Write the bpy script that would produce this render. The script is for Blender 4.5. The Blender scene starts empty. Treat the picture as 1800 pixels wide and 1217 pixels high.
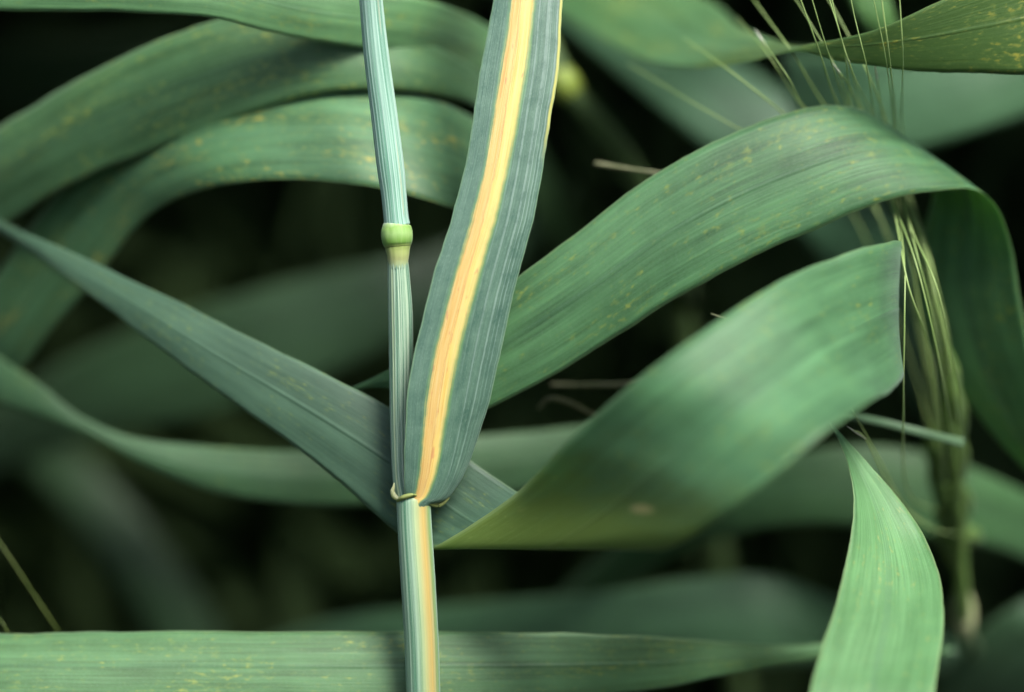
import bpy, math, random
from mathutils import Vector, Matrix, noise

# ------------------------------------------------------------------ camera, sky, sun, exposure
sc = bpy.context.scene
col = sc.collection
R = math.radians
random.seed(7)

LENS, SENSOR, FOCUS = 100.0, 36.0, 0.420        # a 100 mm macro lens, subject 42 cm away (metres throughout)
TILT = R(14)
TARGET = Vector((0, 0, 0.52))                   # the collar region of the in-focus tiller, above the soil
FWD = Vector((0, math.cos(TILT), -math.sin(TILT)))
UP = Vector((0, math.sin(TILT), math.cos(TILT)))
RIGHT = Vector((1, 0, 0))
CAM = TARGET - FWD * FOCUS

cam_d = bpy.data.cameras.new('camera')
cam = bpy.data.objects.new('camera', cam_d)
col.objects.link(cam)
cam_d.lens, cam_d.sensor_width = LENS, SENSOR
cam_d.clip_start, cam_d.clip_end = 0.01, 200
cam.location = CAM
cam.rotation_euler = (math.pi / 2 - TILT, 0, 0)
cam_d.dof.use_dof = True
cam_d.dof.focus_distance = FOCUS - 0.001
cam_d.dof.aperture_fstop = 4.8
sc.camera = cam

SUN_DIR = Vector((0.34, -0.42, 0.84)).normalized()      # towards the sun: high, behind the photographer's right shoulder
world = bpy.data.worlds.new('World')
sc.world = world
world.use_nodes = True
wn = world.node_tree
sky = wn.nodes.new('ShaderNodeTexSky')
sky.sky_type = 'NISHITA'
sky.sun_disc = False
sky.sun_elevation = math.asin(SUN_DIR.z)
sky.sun_rotation = math.atan2(SUN_DIR.x, SUN_DIR.y)
sky.dust_density = 4.0
sky.air_density = 1.0
wn.links.new(sky.outputs[0], wn.nodes['Background'].inputs[0])
wn.nodes['Background'].inputs[1].default_value = 0.06

sun_d = bpy.data.lights.new('sun', 'SUN')
sun_d.energy = 1.5
sun_d.angle = R(22)
sun_d.color = (1.0, 0.965, 0.91)
sun = bpy.data.objects.new('sun', sun_d)
col.objects.link(sun)
sun.rotation_euler = SUN_DIR.to_track_quat('Z', 'Y').to_euler()
sun.location = (1, -1, 3)

sc.view_settings.view_transform = 'Standard'
sc.view_settings.look = 'None'
sc.view_settings.gamma = 1
sc.view_settings.use_curve_mapping = False
sc.view_settings.exposure = 2.1
sc.cycles.use_denoising = True
sc.cycles.max_bounces = 4
sc.cycles.diffuse_bounces = 2
sc.cycles.glossy_bounces = 2
sc.cycles.transmission_bounces = 4
sc.cycles.use_adaptive_sampling = True
sc.cycles.adaptive_threshold = 0.02

# ------------------------------------------------------------------ helpers
MM = 0.001


def P(x, y, d=0.0):
    """A point of the place: sight line of the photograph's pixel x, y (1800 wide), d mm beyond the in-focus plane."""
    dist = FOCUS + d * MM
    k = dist * SENSOR / LENS / 1800.0
    return CAM + FWD * dist + RIGHT * ((x - 900) * k) + UP * (-(y - 608.5) * k)


def lin(r, g, b, k=1.0):
    f = lambda c: (c / 255 / 12.92 if c <= 10 else ((c / 255 + 0.055) / 1.055) ** 2.4) * k
    return (f(r), f(g), f(b), 1)


def cr(p, t):
    """Catmull-Rom through a list of tuples / Vectors at parameter t (0 .. len-1)."""
    n = len(p) - 1
    i = min(int(t), n - 1)
    f = t - i
    p1, p2 = p[i], p[i + 1]
    p0 = p[i - 1] if i > 0 else p1 * 2 - p2
    p3 = p[i + 2] if i + 2 <= n else p2 * 2 - p1
    return 0.5 * ((2 * p1) + (p2 - p0) * f + (2 * p0 - 5 * p1 + 4 * p2 - p3) * f * f + (3 * p1 - p0 - 3 * p2 + p3) * f ** 3)


def mesh_obj(name, verts, faces, uvs, mat, parent=None):
    me = bpy.data.meshes.new(name)
    me.from_pydata([tuple(v) for v in verts], [], faces)
    if uvs:
        lay = me.uv_layers.new(name='UVMap')
        vi = [0] * len(me.loops)
        me.loops.foreach_get('vertex_index', vi)
        flat = []
        for i in vi:
            flat.extend(uvs[i])
        lay.data.foreach_set('uv', flat)
    me.materials.append(mat)
    me.polygons.foreach_set('use_smooth', [True] * len(me.polygons))
    me.update()
    o = bpy.data.objects.new(name, me)
    col.objects.link(o)
    if parent is not None:
        o.parent = parent
        o.matrix_parent_inverse = parent.matrix_world.inverted()
    return o


def tag(o, label, cat, group=None, kind=None):
    if label: o['label'] = label
    if cat: o['category'] = cat
    if group: o['group'] = group
    if kind: o['kind'] = kind
    return o


def empty(name, loc):
    o = bpy.data.objects.new(name, None)
    col.objects.link(o)
    o.location = loc
    o.empty_display_size = 0.005
    o.matrix_world = Matrix.Translation(loc)
    return o


def ribbon_grid(st, nl, nc, keel=0.0, wave=0.25, seed=0, us=None, ribs=None):
    """Rows of points of a blade from stations (ax, ay, ad, bx, by, bd, camber mm)."""
    A = [P(*s[0:3]) for s in st]
    B = [P(*s[3:6]) for s in st]
    C = [Vector((s[6] if len(s) > 6 else 0.6, 0, 0)) for s in st]
    n = len(st) - 1
    rows, vs, nor = [], [], []
    v = 0.0
    prev = None
    us = us or [i / nc for i in range(nc + 1)]
    e = 1e-3
    for k in range(nl + 1):
        t = n * k / nl
        a, b, c = cr(A, t), cr(B, t), cr(C, t).x * MM
        m = (a + b) / 2
        t0, t1 = max(0, t - 0.02), min(n, t + 0.02)
        T = (cr(A, t1) + cr(B, t1)) - (cr(A, t0) + cr(B, t0))
        W = b - a
        N = W.cross(T)
        N = N.normalized() if N.length > 1e-12 else Vector((0, -1, 0))
        if nor and N.dot(nor[-1]) < -0.5: N = -N
        nor.append(N)
        if prev is not None: v += (m - prev).length * 100
        prev = m
        wl = W.length
        row = []
        for u in us:
            q = abs(2 * u - 1)
            off = c * (1 - q * q) + keel * MM * max(0, 1 - q * 5)
            off += wave * MM * noise.noise(Vector((u * 1.6 + seed * 7.3, v * 0.55, seed))) * min(1, wl / 0.006)
            # uneven margin: edges wander by a fraction of a millimetre
            edge = (u - 0.5) * 2
            wob = MM * (0.2 * noise.noise(Vector((v * 1.3, seed + (3 if edge > 0 else 9), 0.5))) + 0.09 * noise.noise(Vector((v * 6.0, seed + (5 if edge > 0 else 8), 1.5)))) * edge * min(1, wl / 0.004)
            if ribs: off += ribs[0] * MM * math.cos((u * ribs[1] + 1.1 * noise.noise(Vector((u * 5, v * 0.12, 3)))) * 2 * math.pi) * (1 - q ** 8) * (1.0 if u > 0.56 else 0.22)
            row.append(a + W * u + N * off + (W / wl * wob if wl > 1e-9 else Vector()))
        rows.append(row)
        vs.append(v)
    return rows, vs, nor, us


def blade(name, st, mat, parent, nl=72, nc=14, keel=0.0, wave=0.25, seed=0, thick=0.16, ribs=None):
    """A solid leaf blade with its own thickness and rounded margins."""
    rows, vs, nor, us = ribbon_grid(st, nl, nc, keel, wave, seed, None, ribs)
    verts, uvs, faces = [], [], []
    w = len(us)
    for side in (1, -1):
        for k, row in enumerate(rows):
            for j, p in enumerate(row):
                u = us[j]
                th = thick * MM * 0.5 * (0.35 if j in (0, w - 1) else 1.0)
                k0, k1 = max(0, k - 1), min(len(rows) - 1, k + 1)
                j0, j1 = max(0, j - 1), min(w - 1, j + 1)
                nn = (row[j1] - row[j0]).cross(rows[k1][j] - rows[k0][j])
                nn = nn.normalized() if nn.length > 1e-14 else nor[k]
                verts.append(p + nn * th * side)
                uvs.append((u, vs[k]))
    nrow = len(rows)
    base = nrow * w
    for k in range(nrow - 1):
        for j in range(w - 1):
            i = k * w + j
            faces.append((i, i + 1, i + w + 1, i + w))
            faces.append((base + i, base + i + w, base + i + w + 1, base + i + 1))
        for j in (0, w - 1):
            i = k * w + j
            f = (i, i + w, base + i + w, base + i)
            faces.append(f if j == 0 else f[::-1])
    for k in (0, nrow - 1):
        for j in range(w - 1):
            i = k * w + j
            f = (i, base + i, base + i + 1, i + 1)
            faces.append(f if k == 0 else f[::-1])
    o = mesh_obj(name, verts, faces, uvs, mat, parent)
    return o, rows, vs, nor


def rib_strip(name, st, mat, parent, u0=0.5, width=0.7, height=0.16, nl=72, side=0, keel=0.0, wave=0.25, seed=0, taper=True, u_fn=None):
    """A slender rounded rib lying along a blade at u0 (midrib, margin), proud on both faces."""
    d = 0.04
    rows, vs, nor, us = ribbon_grid(st, nl, 2, keel, wave, seed, [u0 - d, u0, u0 + d])
    path, rad, nrm, wid = [], [], [], []
    for k, r in enumerate(rows):
        path.append(r[1])
        ww = (r[2] - r[0])
        wl = ww.length / (2 * d)
        rad.append(min(width * MM, wl * 0.10) * 0.5)
        wid.append(ww.normalized() if ww.length > 1e-12 else Vector((1, 0, 0)))
        nrm.append(nor[k])
    verts, uvs, faces = [], [], []
    m = 8
    for k, p in enumerate(path):
        for j in range(m):
            a = 2 * math.pi * j / m
            verts.append(p + wid[k] * math.cos(a) * rad[k] + nrm[k] * math.sin(a) * (height * MM))
            uvs.append((0.45 + 0.1 * j / m, vs[k]))
    for k in range(len(path) - 1):
        for j in range(m):
            a, b = k * m + j, k * m + (j + 1) % m
            faces.append((a, b, b + m, a + m))
    faces.append(tuple(range(m))[::-1])
    faces.append(tuple(range((len(path) - 1) * m, len(path) * m)))
    return mesh_obj(name, verts, faces, uvs, mat, parent)


def tube(name, pts, radii, mat, parent=None, nl=40, m=16, ribs=None, flat=1.0):
    """A round stalk through points (Vectors, metres) with radii in mm; u = 0.5 faces the camera."""
    n = len(pts) - 1
    rr = [Vector((r, 0, 0)) for r in radii]
    verts, uvs, faces = [], [], []
    v, prev = 0.0, None
    for k in range(nl + 1):
        t = n * k / nl
        p = cr(pts, t)
        r = max(0.01, cr(rr, t).x) * MM
        T = (cr(pts, min(n, t + 0.02)) - cr(pts, max(0, t - 0.02))).normalized()
        back = FWD - T * FWD.dot(T)
        back.normalize()
        side = T.cross(back)
        if side.dot(RIGHT) < 0: side = -side
        if prev is not None: v += (p - prev).length * 100
        prev = p
        for j in range(m):
            a = 2 * math.pi * j / m
            q = r
            if ribs: q += ribs[0] * MM * math.cos(a * ribs[1])
            verts.append(p + back * math.cos(a) * q * flat - side * math.sin(a) * q)
            uvs.append((j / m, v))
    for k in range(nl):
        for j in range(m):
            a, b = k * m + j, k * m + (j + 1) % m
            faces.append((a, b, b + m, a + m))
    faces.append(tuple(range(m))[::-1])
    faces.append(tuple(range(nl * m, (nl + 1) * m)))
    return mesh_obj(name, verts, faces, uvs, mat, parent)


# ------------------------------------------------------------------ materials
class NB:
    def __init__(self, name):
        self.m = bpy.data.materials.new(name)
        self.m.use_nodes = True
        self.t = self.m.node_tree
        self.t.nodes.clear()

    def n(self, kind, ins=None, **props):
        nd = self.t.nodes.new(kind)
        for k, v in props.items(): setattr(nd, k, v)
        for k, v in (ins or {}).items():
            if hasattr(v, 'is_output'): self.t.links.new(v, nd.inputs[k])
            else: nd.inputs[k].default_value = v
        return nd

    def math(self, op, a, b=0.0, c=0.0, clamp=False):
        return self.n('ShaderNodeMath', {0: a, 1: b, 2: c}, operation=op, use_clamp=clamp).outputs[0]

    def mix(self, f, a, b, blend='MIX'):
        return self.n('ShaderNodeMix', {0: f, 6: a, 7: b}, data_type='RGBA', blend_type=blend, clamp_factor=True).outputs[2]

    def ss(self, x, lo, hi):
        return self.n('ShaderNodeMapRange', {0: x, 1: lo, 2: hi, 3: 0.0, 4: 1.0}, interpolation_type='SMOOTHSTEP').outputs[0]

    def uv(self):
        u = self.n('ShaderNodeUVMap', uv_map='UVMap').outputs[0]
        s = self.n('ShaderNodeSeparateXYZ', {0: u})
        return s.outputs[0], s.outputs[1]

    def xyz(self, x, y, z=0.0):
        return self.n('ShaderNodeCombineXYZ', {0: x, 1: y, 2: z}).outputs[0]

    def noise(self, vec, scale, detail=2.0, rough=0.5):
        return self.n('ShaderNodeTexNoise', {'Vector': vec, 'Scale': scale, 'Detail': detail, 'Roughness': rough}).outputs[0]

    def out(self, s):
        o = self.n('ShaderNodeOutputMaterial')
        self.t.links.new(s, o.inputs[0])
        return self.m


def finish(b, colour, bump_h, rough, transl, wax=0.18, bump=0.25, spec=0.45, tcol=(0.95, 1.1, 0.42, 1)):
    bp = b.n('ShaderNodeBump', {'Strength': bump, 'Distance': 0.00010, 'Height': bump_h}).outputs[0]
    pr = b.n('ShaderNodeBsdfPrincipled', {'Base Color': colour, 'Roughness': rough, 'Normal': bp})
    pr.inputs['Specular IOR Level'].default_value = spec
    pr.inputs['Sheen Weight'].default_value = wax
    pr.inputs['Sheen Roughness'].default_value = 0.5
    pr.inputs['Sheen Tint'].default_value = (0.74, 0.96, 0.90, 1)
    tc = b.mix(1.0, b.n('ShaderNodeGamma', {0: colour, 1: 0.6}).outputs[0], tcol, 'MULTIPLY')
    tr = b.n('ShaderNodeBsdfTranslucent', {0: tc})
    mx = b.n('ShaderNodeMixShader', {0: transl, 1: pr.outputs[0], 2: tr.outputs[0]})
    return b.out(mx.outputs[0])


def leaf_mat(name, c1, c2, seed=0.0, flecks=0.3, veins=26, vein_amt=0.35, rough=0.45, transl=0.22, wax=0.18, fleck_col=(0.42, 0.42, 0.07, 1),
             tint_span=None, cw=1.25, margin=0.35, crease_shade=0.9, lesion=None, first=None, fine_amt=1.7):
    """Barley blade: streaky parallel veins, mottling, chlorotic flecks. chlor = (v0, v1, colour, amount) mixes that colour over a stretch of the leaf."""
    b = NB(name)
    c1 = (c1[0] * 0.74, c1[1] * 0.93, c1[2] * 0.53, 1)
    c2 = (c2[0] * 0.82, c2[1] * 1.03, c2[2] * 0.62, 1)
    u, v = b.uv()
    cu = b.math('MULTIPLY', u, cw)
    fine = b.noise(b.xyz(b.math('MULTIPLY', u, 110.0), b.math('MULTIPLY', v, 0.6), seed + 23), 1.0, 2.0, 0.6)
    p = b.xyz(cu, v, seed)
    streak = b.noise(b.xyz(b.math('MULTIPLY', u, 46.0), b.math('MULTIPLY', v, 0.35), seed), 1.0, 3.0, 0.6)
    broad = b.noise(b.xyz(b.math('MULTIPLY', u, 7.0), b.math('MULTIPLY', v, 0.3), seed + 3), 1.0, 2.0)
    mott = b.noise(p, 2.2, 4.0, 0.6)
    grain = b.noise(b.xyz(b.math('MULTIPLY', cu, 3.0), v, seed + 5), 26.0, 2.0, 0.6)
    wave = b.math('SINE', b.math('MULTIPLY', u, veins * 2 * math.pi))
    f = b.math('ADD', b.math('MULTIPLY', b.math('SUBTRACT', streak, 0.5), 0.9), b.math('MULTIPLY', b.math('SUBTRACT', broad, 0.5), 1.6))
    f = b.math('ADD', f, b.math('ADD', b.math('MULTIPLY', b.math('SUBTRACT', mott, 0.5), 0.7), b.math('ADD', b.math('MULTIPLY', b.math('SUBTRACT', fine, 0.5), fine_amt), 0.5)), clamp=True)
    c = b.mix(f, c1, c2)
    c = b.mix(b.math('MULTIPLY', b.math('MULTIPLY', b.ss(wave, 0.2, 1.0), b.ss(broad, 0.4, 0.6)), vein_amt * 0.35), c, b.mix(0.5, c2, (0.30, 0.46, 0.36, 1)))
    c = b.mix(b.math('MULTIPLY', b.ss(grain, 0.45, 0.8), 0.22), c, (0.22, 0.36, 0.26, 1))
    if first:      # the blade's upper face, before the fold, is greyer than its underside
        c = b.mix(b.math('SUBTRACT', 1.0, b.ss(v, first[0] - 0.6, first[0] + 0.6)), c, b.mix(f, first[1], first[2]))
    # crease shade painted as a dark band along the midrib; paler margins
    dm = b.math('ABSOLUTE', b.math('SUBTRACT', u, 0.5))
    c = b.mix(b.math('MULTIPLY', b.math('SUBTRACT', 1.0, b.ss(dm, 0.0, 0.05)), crease_shade * 0.4), c, (0.05, 0.13, 0.07, 1))
    c = b.mix(b.math('MULTIPLY', b.ss(dm, 0.475, 0.498), margin * 0.6), c, (0.30, 0.40, 0.18, 1))
    if tint_span:
        v0, v1, cc, am = tint_span
        w = b.math('ADD', v, b.math('MULTIPLY', b.math('SUBTRACT', mott, 0.5), 1.6))
        band = b.math('MULTIPLY', b.ss(w, v0, v0 + 0.8), b.math('SUBTRACT', 1.0, b.ss(w, v1 - 2.6, v1)))
        c = b.mix(b.math('MULTIPLY', band, am), c, cc)
    if lesion:
        u0, v0, r0 = lesion
        dd = b.math('ADD', b.math('POWER', b.math('MULTIPLY', b.math('SUBTRACT', u, u0), cw), 2.0), b.math('POWER', b.math('SUBTRACT', v, v0), 2.0))
        c = b.mix(b.math('MULTIPLY', b.math('SUBTRACT', 1.0, b.ss(b.math('SQRT', dd), r0 * 0.3, r0)), 0.9), c, lin(222, 214, 140, 0.66))
    if flecks > 0:
        fl = b.noise(b.xyz(b.math('MULTIPLY', cu, 15.0), b.math('MULTIPLY', v, 6.0), seed + 11), 1.0, 2.0, 0.6)
        cl = b.noise(b.xyz(b.math('MULTIPLY', cu, 2.0), b.math('MULTIPLY', v, 0.6), seed + 17), 1.0, 1.0)
        am = b.noise(b.xyz(b.math('MULTIPLY', cu, 5.0), b.math('MULTIPLY', v, 2.5), seed + 19), 1.0, 1.0)
        lo = 0.68 - 0.15 * flecks
        th = b.math('SUBTRACT', fl, b.math('MULTIPLY', b.math('SUBTRACT', 0.5, cl), 0.45))
        fm = b.math('MULTIPLY', b.ss(th, lo, lo + 0.14), b.ss(am, 0.3, 0.7))
        halo = b.ss(th, lo - 0.10, lo + 0.08)
        c = b.mix(b.math('MULTIPLY', halo, 0.30), c, lin(150, 178, 84, 0.6))
        c = b.mix(b.math('MULTIPLY', fm, 0.85), c, fleck_col)
    h = b.math('ADD', b.math('MULTIPLY', wave, 0.10), b.math('MULTIPLY', streak, 2.0))
    h = b.math('ADD', h, b.math('ADD', b.math('MULTIPLY', grain, 0.7), b.math('MULTIPLY', fine, 1.4)))
    rg = b.math('ADD', b.math('MULTIPLY', b.math('SUBTRACT', streak, 0.5), 0.25), rough)
    return finish(b, c, h, rg, transl, wax * 1.1, 0.32, 0.55)


def plain_mat(name, c1, c2, rough=0.5, transl=0.1, sx=30.0, sy=1.0, wax=0.1, seed=0.0, amt=1.0):
    b = NB(name)
    u, v = b.uv()
    st = b.noise(b.xyz(b.math('MULTIPLY', u, sx), b.math('MULTIPLY', v, sy), seed), 1.0, 3.0, 0.6)
    c = b.mix(b.math('MULTIPLY', b.ss(st, 0.3, 0.7), amt), c1, c2)
    return finish(b, c, st, rough, transl, wax)


def stripe_blade_mat():
    """The diseased blade: glaucous blue-green with an orange-yellow stripe along the midrib."""
    b = NB('striped_blade')
    u, v = b.uv()
    streak = b.noise(b.xyz(b.math('MULTIPLY', u, 60.0), b.math('MULTIPLY', v, 0.5), 1.0), 1.0, 3.0, 0.6)
    mott = b.noise(b.xyz(b.math('MULTIPLY', u, 3.0), b.math('MULTIPLY', v, 1.4), 4.0), 2.0, 4.0, 0.65)
    grain = b.noise(b.xyz(b.math('MULTIPLY', u, 3.6), v, 2.0), 22.0, 2.0, 0.6)
    fine = b.noise(b.xyz(b.math('MULTIPLY', u, 1.0), b.math('MULTIPLY', v, 1.0), 8.0), 1.2, 2.0)
    wob = b.math('MULTIPLY', b.math('SUBTRACT', fine, 0.5), 0.045)
    wob2 = b.math('MULTIPLY', b.math('SUBTRACT', b.noise(b.xyz(0.0, v, 20.0), 4.5, 3.0), 0.5), 0.035)
    hair = b.noise(b.xyz(b.math('MULTIPLY', u, 150.0), b.math('MULTIPLY', v, 0.8), 52.0), 1.0, 2.0, 0.6)
    us = b.math('ADD', u, b.math('ADD', wob, b.math('ADD', wob2, b.math('MULTIPLY', b.math('SUBTRACT', hair, 0.5), 0.10))))
    us = b.math('SUBTRACT', us, b.math('MULTIPLY', b.math('SUBTRACT', v, 5.0), 0.006))
    teal1, teal2 = lin(64, 108, 92, 0.60), lin(124, 164, 140, 0.60)
    f = b.math('ADD', b.math('MULTIPLY', b.math('SUBTRACT', streak, 0.5), 1.2), b.math('ADD', b.math('MULTIPLY', b.math('SUBTRACT', mott, 0.5), 1.3), 0.42), clamp=True)
    teal = b.mix(f, teal1, teal2)
    # fine pale veins, clearer on the right half
    line = b.noise(b.xyz(b.math('MULTIPLY', u, 36.0), b.math('MULTIPLY', v, 0.06), 77.0), 1.0, 1.0)
    va = b.math('MULTIPLY', b.ss(line, 0.56, 0.68), b.math('ADD', b.math('MULTIPLY', b.ss(u, 0.5, 0.62), 0.26), 0.06))
    va = b.math('MULTIPLY', va, b.ss(mott, 0.25, 0.55))
    teal = b.mix(va, teal, lin(190, 218, 208, 0.6))
    teal = b.mix(b.math('MULTIPLY', b.ss(grain, 0.5, 0.8), 0.3), teal, lin(168, 200, 180, 0.6))
    ramp = b.n('ShaderNodeValToRGB', {0: us})
    cr_ = ramp.color_ramp
    stops = [(0.0, lin(236, 196, 104, 0.62)), (0.28, lin(238, 198, 108, 0.62)), (0.34, lin(240, 198, 118, 0.64)), (0.38, lin(244, 208, 124, 0.64)),
             (0.42, lin(246, 214, 112, 0.70)), (0.47, lin(248, 228, 136, 0.70)), (0.52, lin(232, 218, 116, 0.66)), (1.0, lin(214, 206, 100, 0.66))]
    cr_.elements[0].position, cr_.elements[0].color = stops[0]
    cr_.elements[1].position, cr_.elements[1].color = stops[-1]
    for ps, cc in stops[1:-1]:
        e = cr_.elements.new(ps); e.color = cc
    yel = b.mix(b.math('MULTIPLY', b.ss(mott, 0.40, 0.65), 0.5), ramp.outputs[0], lin(242, 208, 122, 0.64))
    yel = b.mix(b.math('MULTIPLY', b.ss(streak, 0.5, 0.8), 0.3), yel, lin(230, 178, 86, 0.6))
    yel = b.mix(b.math('MULTIPLY', b.ss(hair, 0.44, 0.66), 0.65), yel, lin(248, 228, 160, 0.64))
    yel = b.mix(b.math('MULTIPLY', b.math('SUBTRACT', 1.0, b.ss(hair, 0.32, 0.47)), 0.55), yel, lin(224, 166, 84, 0.6))
    # reddish line along the midrib, broken
    red = b.math('SUBTRACT', 1.0, b.ss(b.math('ABSOLUTE', b.math('SUBTRACT', us, 0.385)), 0.002, 0.010))
    red2 = b.math('SUBTRACT', 1.0, b.ss(b.math('ABSOLUTE', b.math('SUBTRACT', us, 0.29)), 0.001, 0.010))
    brk = b.ss(b.noise(b.xyz(0.0, b.math('MULTIPLY', v, 0.8), 31.0), 1.0, 2.0), 0.38, 0.6)
    red = b.math('ADD', b.math('MULTIPLY', red, 0.55), b.math('MULTIPLY', b.math('MULTIPLY', red2, brk), 0.45), clamp=True)
    yel = b.mix(red, yel, lin(206, 136, 84, 0.6))
    # pinkish rust spots low on the stripe
    sp = b.ss(b.noise(b.xyz(b.math('MULTIPLY', u, 14.0), b.math('MULTIPLY', v, 3.4), 44.0), 1.0, 1.0), 0.66, 0.74)
    yel = b.mix(b.math('MULTIPLY', sp, 0.6), yel, lin(226, 150, 108, 0.6))
    inl = b.ss(us, 0.238, 0.285)
    ur = b.math('SUBTRACT', us, b.math('MULTIPLY', b.math('SUBTRACT', v, 5.0), 0.012))
    inr = b.math('SUBTRACT', 1.0, b.ss(ur, 0.495, 0.565))
    stripe = b.math('MULTIPLY', inl, inr)
    hl = b.math('MULTIPLY', b.ss(us, 0.20, 0.27), b.math('SUBTRACT', 1.0, b.ss(ur, 0.54, 0.60)))
    c = b.mix(b.math('MULTIPLY', hl, 0.65), teal, lin(112, 168, 96, 0.66))
    c = b.mix(stripe, c, yel)
    # pale / yellow margins, the right one yellowed over its middle
    mr = b.math('MULTIPLY', b.ss(u, 0.945, 0.975), b.math('MULTIPLY', b.ss(v, 5.3, 6.1), b.math('SUBTRACT', 1.0, b.ss(v, 8.3, 9.0))))
    c = b.mix(b.math('MULTIPLY', mr, 0.85), c, lin(226, 220, 112, 0.66))
    ml = b.math('ADD', b.math('SUBTRACT', 1.0, b.ss(u, 0.006, 0.03)), b.ss(u, 0.975, 0.995), clamp=True)
    c = b.mix(b.math('MULTIPLY', ml, 0.5), c, lin(150, 190, 140, 0.66))
    h = b.math('ADD', b.math('MULTIPLY', line, 1.2), b.math('ADD', b.math('MULTIPLY', streak, 1.6), b.math('MULTIPLY', grain, 0.8)))
    return finish(b, c, h, 0.46, 0.16, 0.16, 0.3)


def stalk_mat(name, ridge, groove, stripe=None, n=15, rough=0.42, wax=0.2, seed=0.0, thin=0.0):
    """Round stalk: pale and dark lengthwise stripes; stripe = (u centre, half width, colours) a yellow band."""
    b = NB(name)
    u, v = b.uv()
    wob = b.math('MULTIPLY', b.math('SUBTRACT', b.noise(b.xyz(0.0, v, seed), 0.6, 1.0), 0.5), 0.03)
    uu = b.math('ADD', u, wob)
    streak = b.noise(b.xyz(b.math('MULTIPLY', uu, n * 3.2), b.math('MULTIPLY', v, 0.25), seed + 2), 1.0, 2.0, 0.6)
    wide = b.noise(b.xyz(b.math('MULTIPLY', uu, n * 1.1), b.math('MULTIPLY', v, 0.12), seed + 9), 1.0, 1.0, 0.5)
    grain = b.noise(b.xyz(b.math('MULTIPLY', u, 4.0), v, seed), 30.0, 2.0)
    f = b.ss(b.math('ADD', b.math('MULTIPLY', streak, 0.6), b.math('MULTIPLY', wide, 0.4)), 0.40, 0.60)
    c = b.mix(f, groove, ridge)
    c = b.mix(b.math('MULTIPLY', b.ss(grain, 0.45, 0.8), 0.2), c, lin(210, 235, 215, 0.6))
    if stripe:
        for u0, hw, cc, am in stripe:
            s = b.math('SUBTRACT', 1.0, b.ss(b.math('ABSOLUTE', b.math('SUBTRACT', uu, u0)), 0.0, hw * 1.5))
            s = b.math('MULTIPLY', s, b.math('ADD', b.math('MULTIPLY', b.ss(streak, 0.3, 0.6), 0.35), 0.65))
            c = b.mix(b.math('MULTIPLY', s, am), c, cc)
    h = b.math('ADD', b.math('MULTIPLY', streak, 2.0), b.math('MULTIPLY', grain, 0.5))
    return finish(b, c, h, rough, 0.10, wax, 0.25)


K = 0.60     # reflectance of a sunlit leaf against its brightness in the picture
def arc(st, i):
    m = [(P(*s[0:3]) + P(*s[3:6])) / 2 for s in st]
    return 100 * sum((m[k + 1] - m[k]).length for k in range(i))


G_TEAL = (lin(62, 104, 86, K), lin(112, 158, 134, K))
G_GREEN = (lin(62, 106, 62, K), lin(112, 158, 112, K))
G_PALE = (lin(78, 124, 98, K), lin(134, 184, 152, K))
G_DARK = (lin(48, 84, 52, K), lin(88, 130, 88, K))
YEL = lin(176, 194, 86, 0.6)
MIDRIB_PALE = plain_mat('leaf_midrib_pale', lin(120, 160, 120, K), lin(150, 184, 140, K), seed=5)


def leaf(label, st, mat, seed, nl=64, nc=12, thick=0.16, rib=True, rib_w=0.8, rib_mat=None, wave=0.25, group=None, rib_u=0.5, rib_h=0.12):
    i = len(st) // 2
    base = (P(*st[-1][0:3]) + P(*st[-1][3:6])) / 2
    root = empty('barley_leaf', base)
    tag(root, label, 'leaf', group)
    blade('blade', st, mat, root, nl, nc, 0.0, wave, seed, thick)
    if rib:
        rib_strip('midrib', st, rib_mat or mat, root, rib_u, rib_w, rib_h, nl, 0, 0.0, wave, seed)
    return root


# ------------------------------------------------------------------ the ground
def ground():
    b = NB('soil')
    tc = b.n('ShaderNodeTexCoord').outputs['Object']
    n1 = b.noise(tc, 9.0, 8.0, 0.65)
    n2 = b.noise(tc, 60.0, 5.0, 0.6)
    c = b.mix(n1, (0.030, 0.022, 0.014, 1), (0.075, 0.056, 0.036, 1))
    bp = b.n('ShaderNodeBump', {'Strength': 0.8, 'Distance': 0.02, 'Height': b.math('ADD', n1, b.math('MULTIPLY', n2, 0.4))}).outputs[0]
    pr = b.n('ShaderNodeBsdfPrincipled', {'Base Color': c, 'Roughness': 0.95, 'Normal': bp})
    pr.inputs['Specular IOR Level'].default_value = 0.15
    m = b.out(pr.outputs[0])
    # one sheet to the horizon, finer and cloddy near the plants
    xs = [-60, -20, -6, -3] + [-2 + 0.1 * i for i in range(41)] + [3, 6, 20, 60]
    ys = [-60, -20, -6, -3] + [-2 + 0.1 * i for i in range(61)] + [6, 20, 60]
    verts, faces = [], []
    for y in ys:
        for x in xs:
            verts.append((x, y, 0.03 * noise.noise(Vector((x * 2.3, y * 2.3, 1))) if abs(x) < 2.05 and -2.05 < y < 4.05 else 0))
    w = len(xs)
    for j in range(len(ys) - 1):
        for i in range(w - 1):
            k = j * w + i
            faces.append((k, k + 1, k + w + 1, k + w))
    o = mesh_obj('ground', verts, faces, None, m)
    tag(o, 'dark bare soil under the barley crop', 'soil', None, 'structure')


ground()


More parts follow.
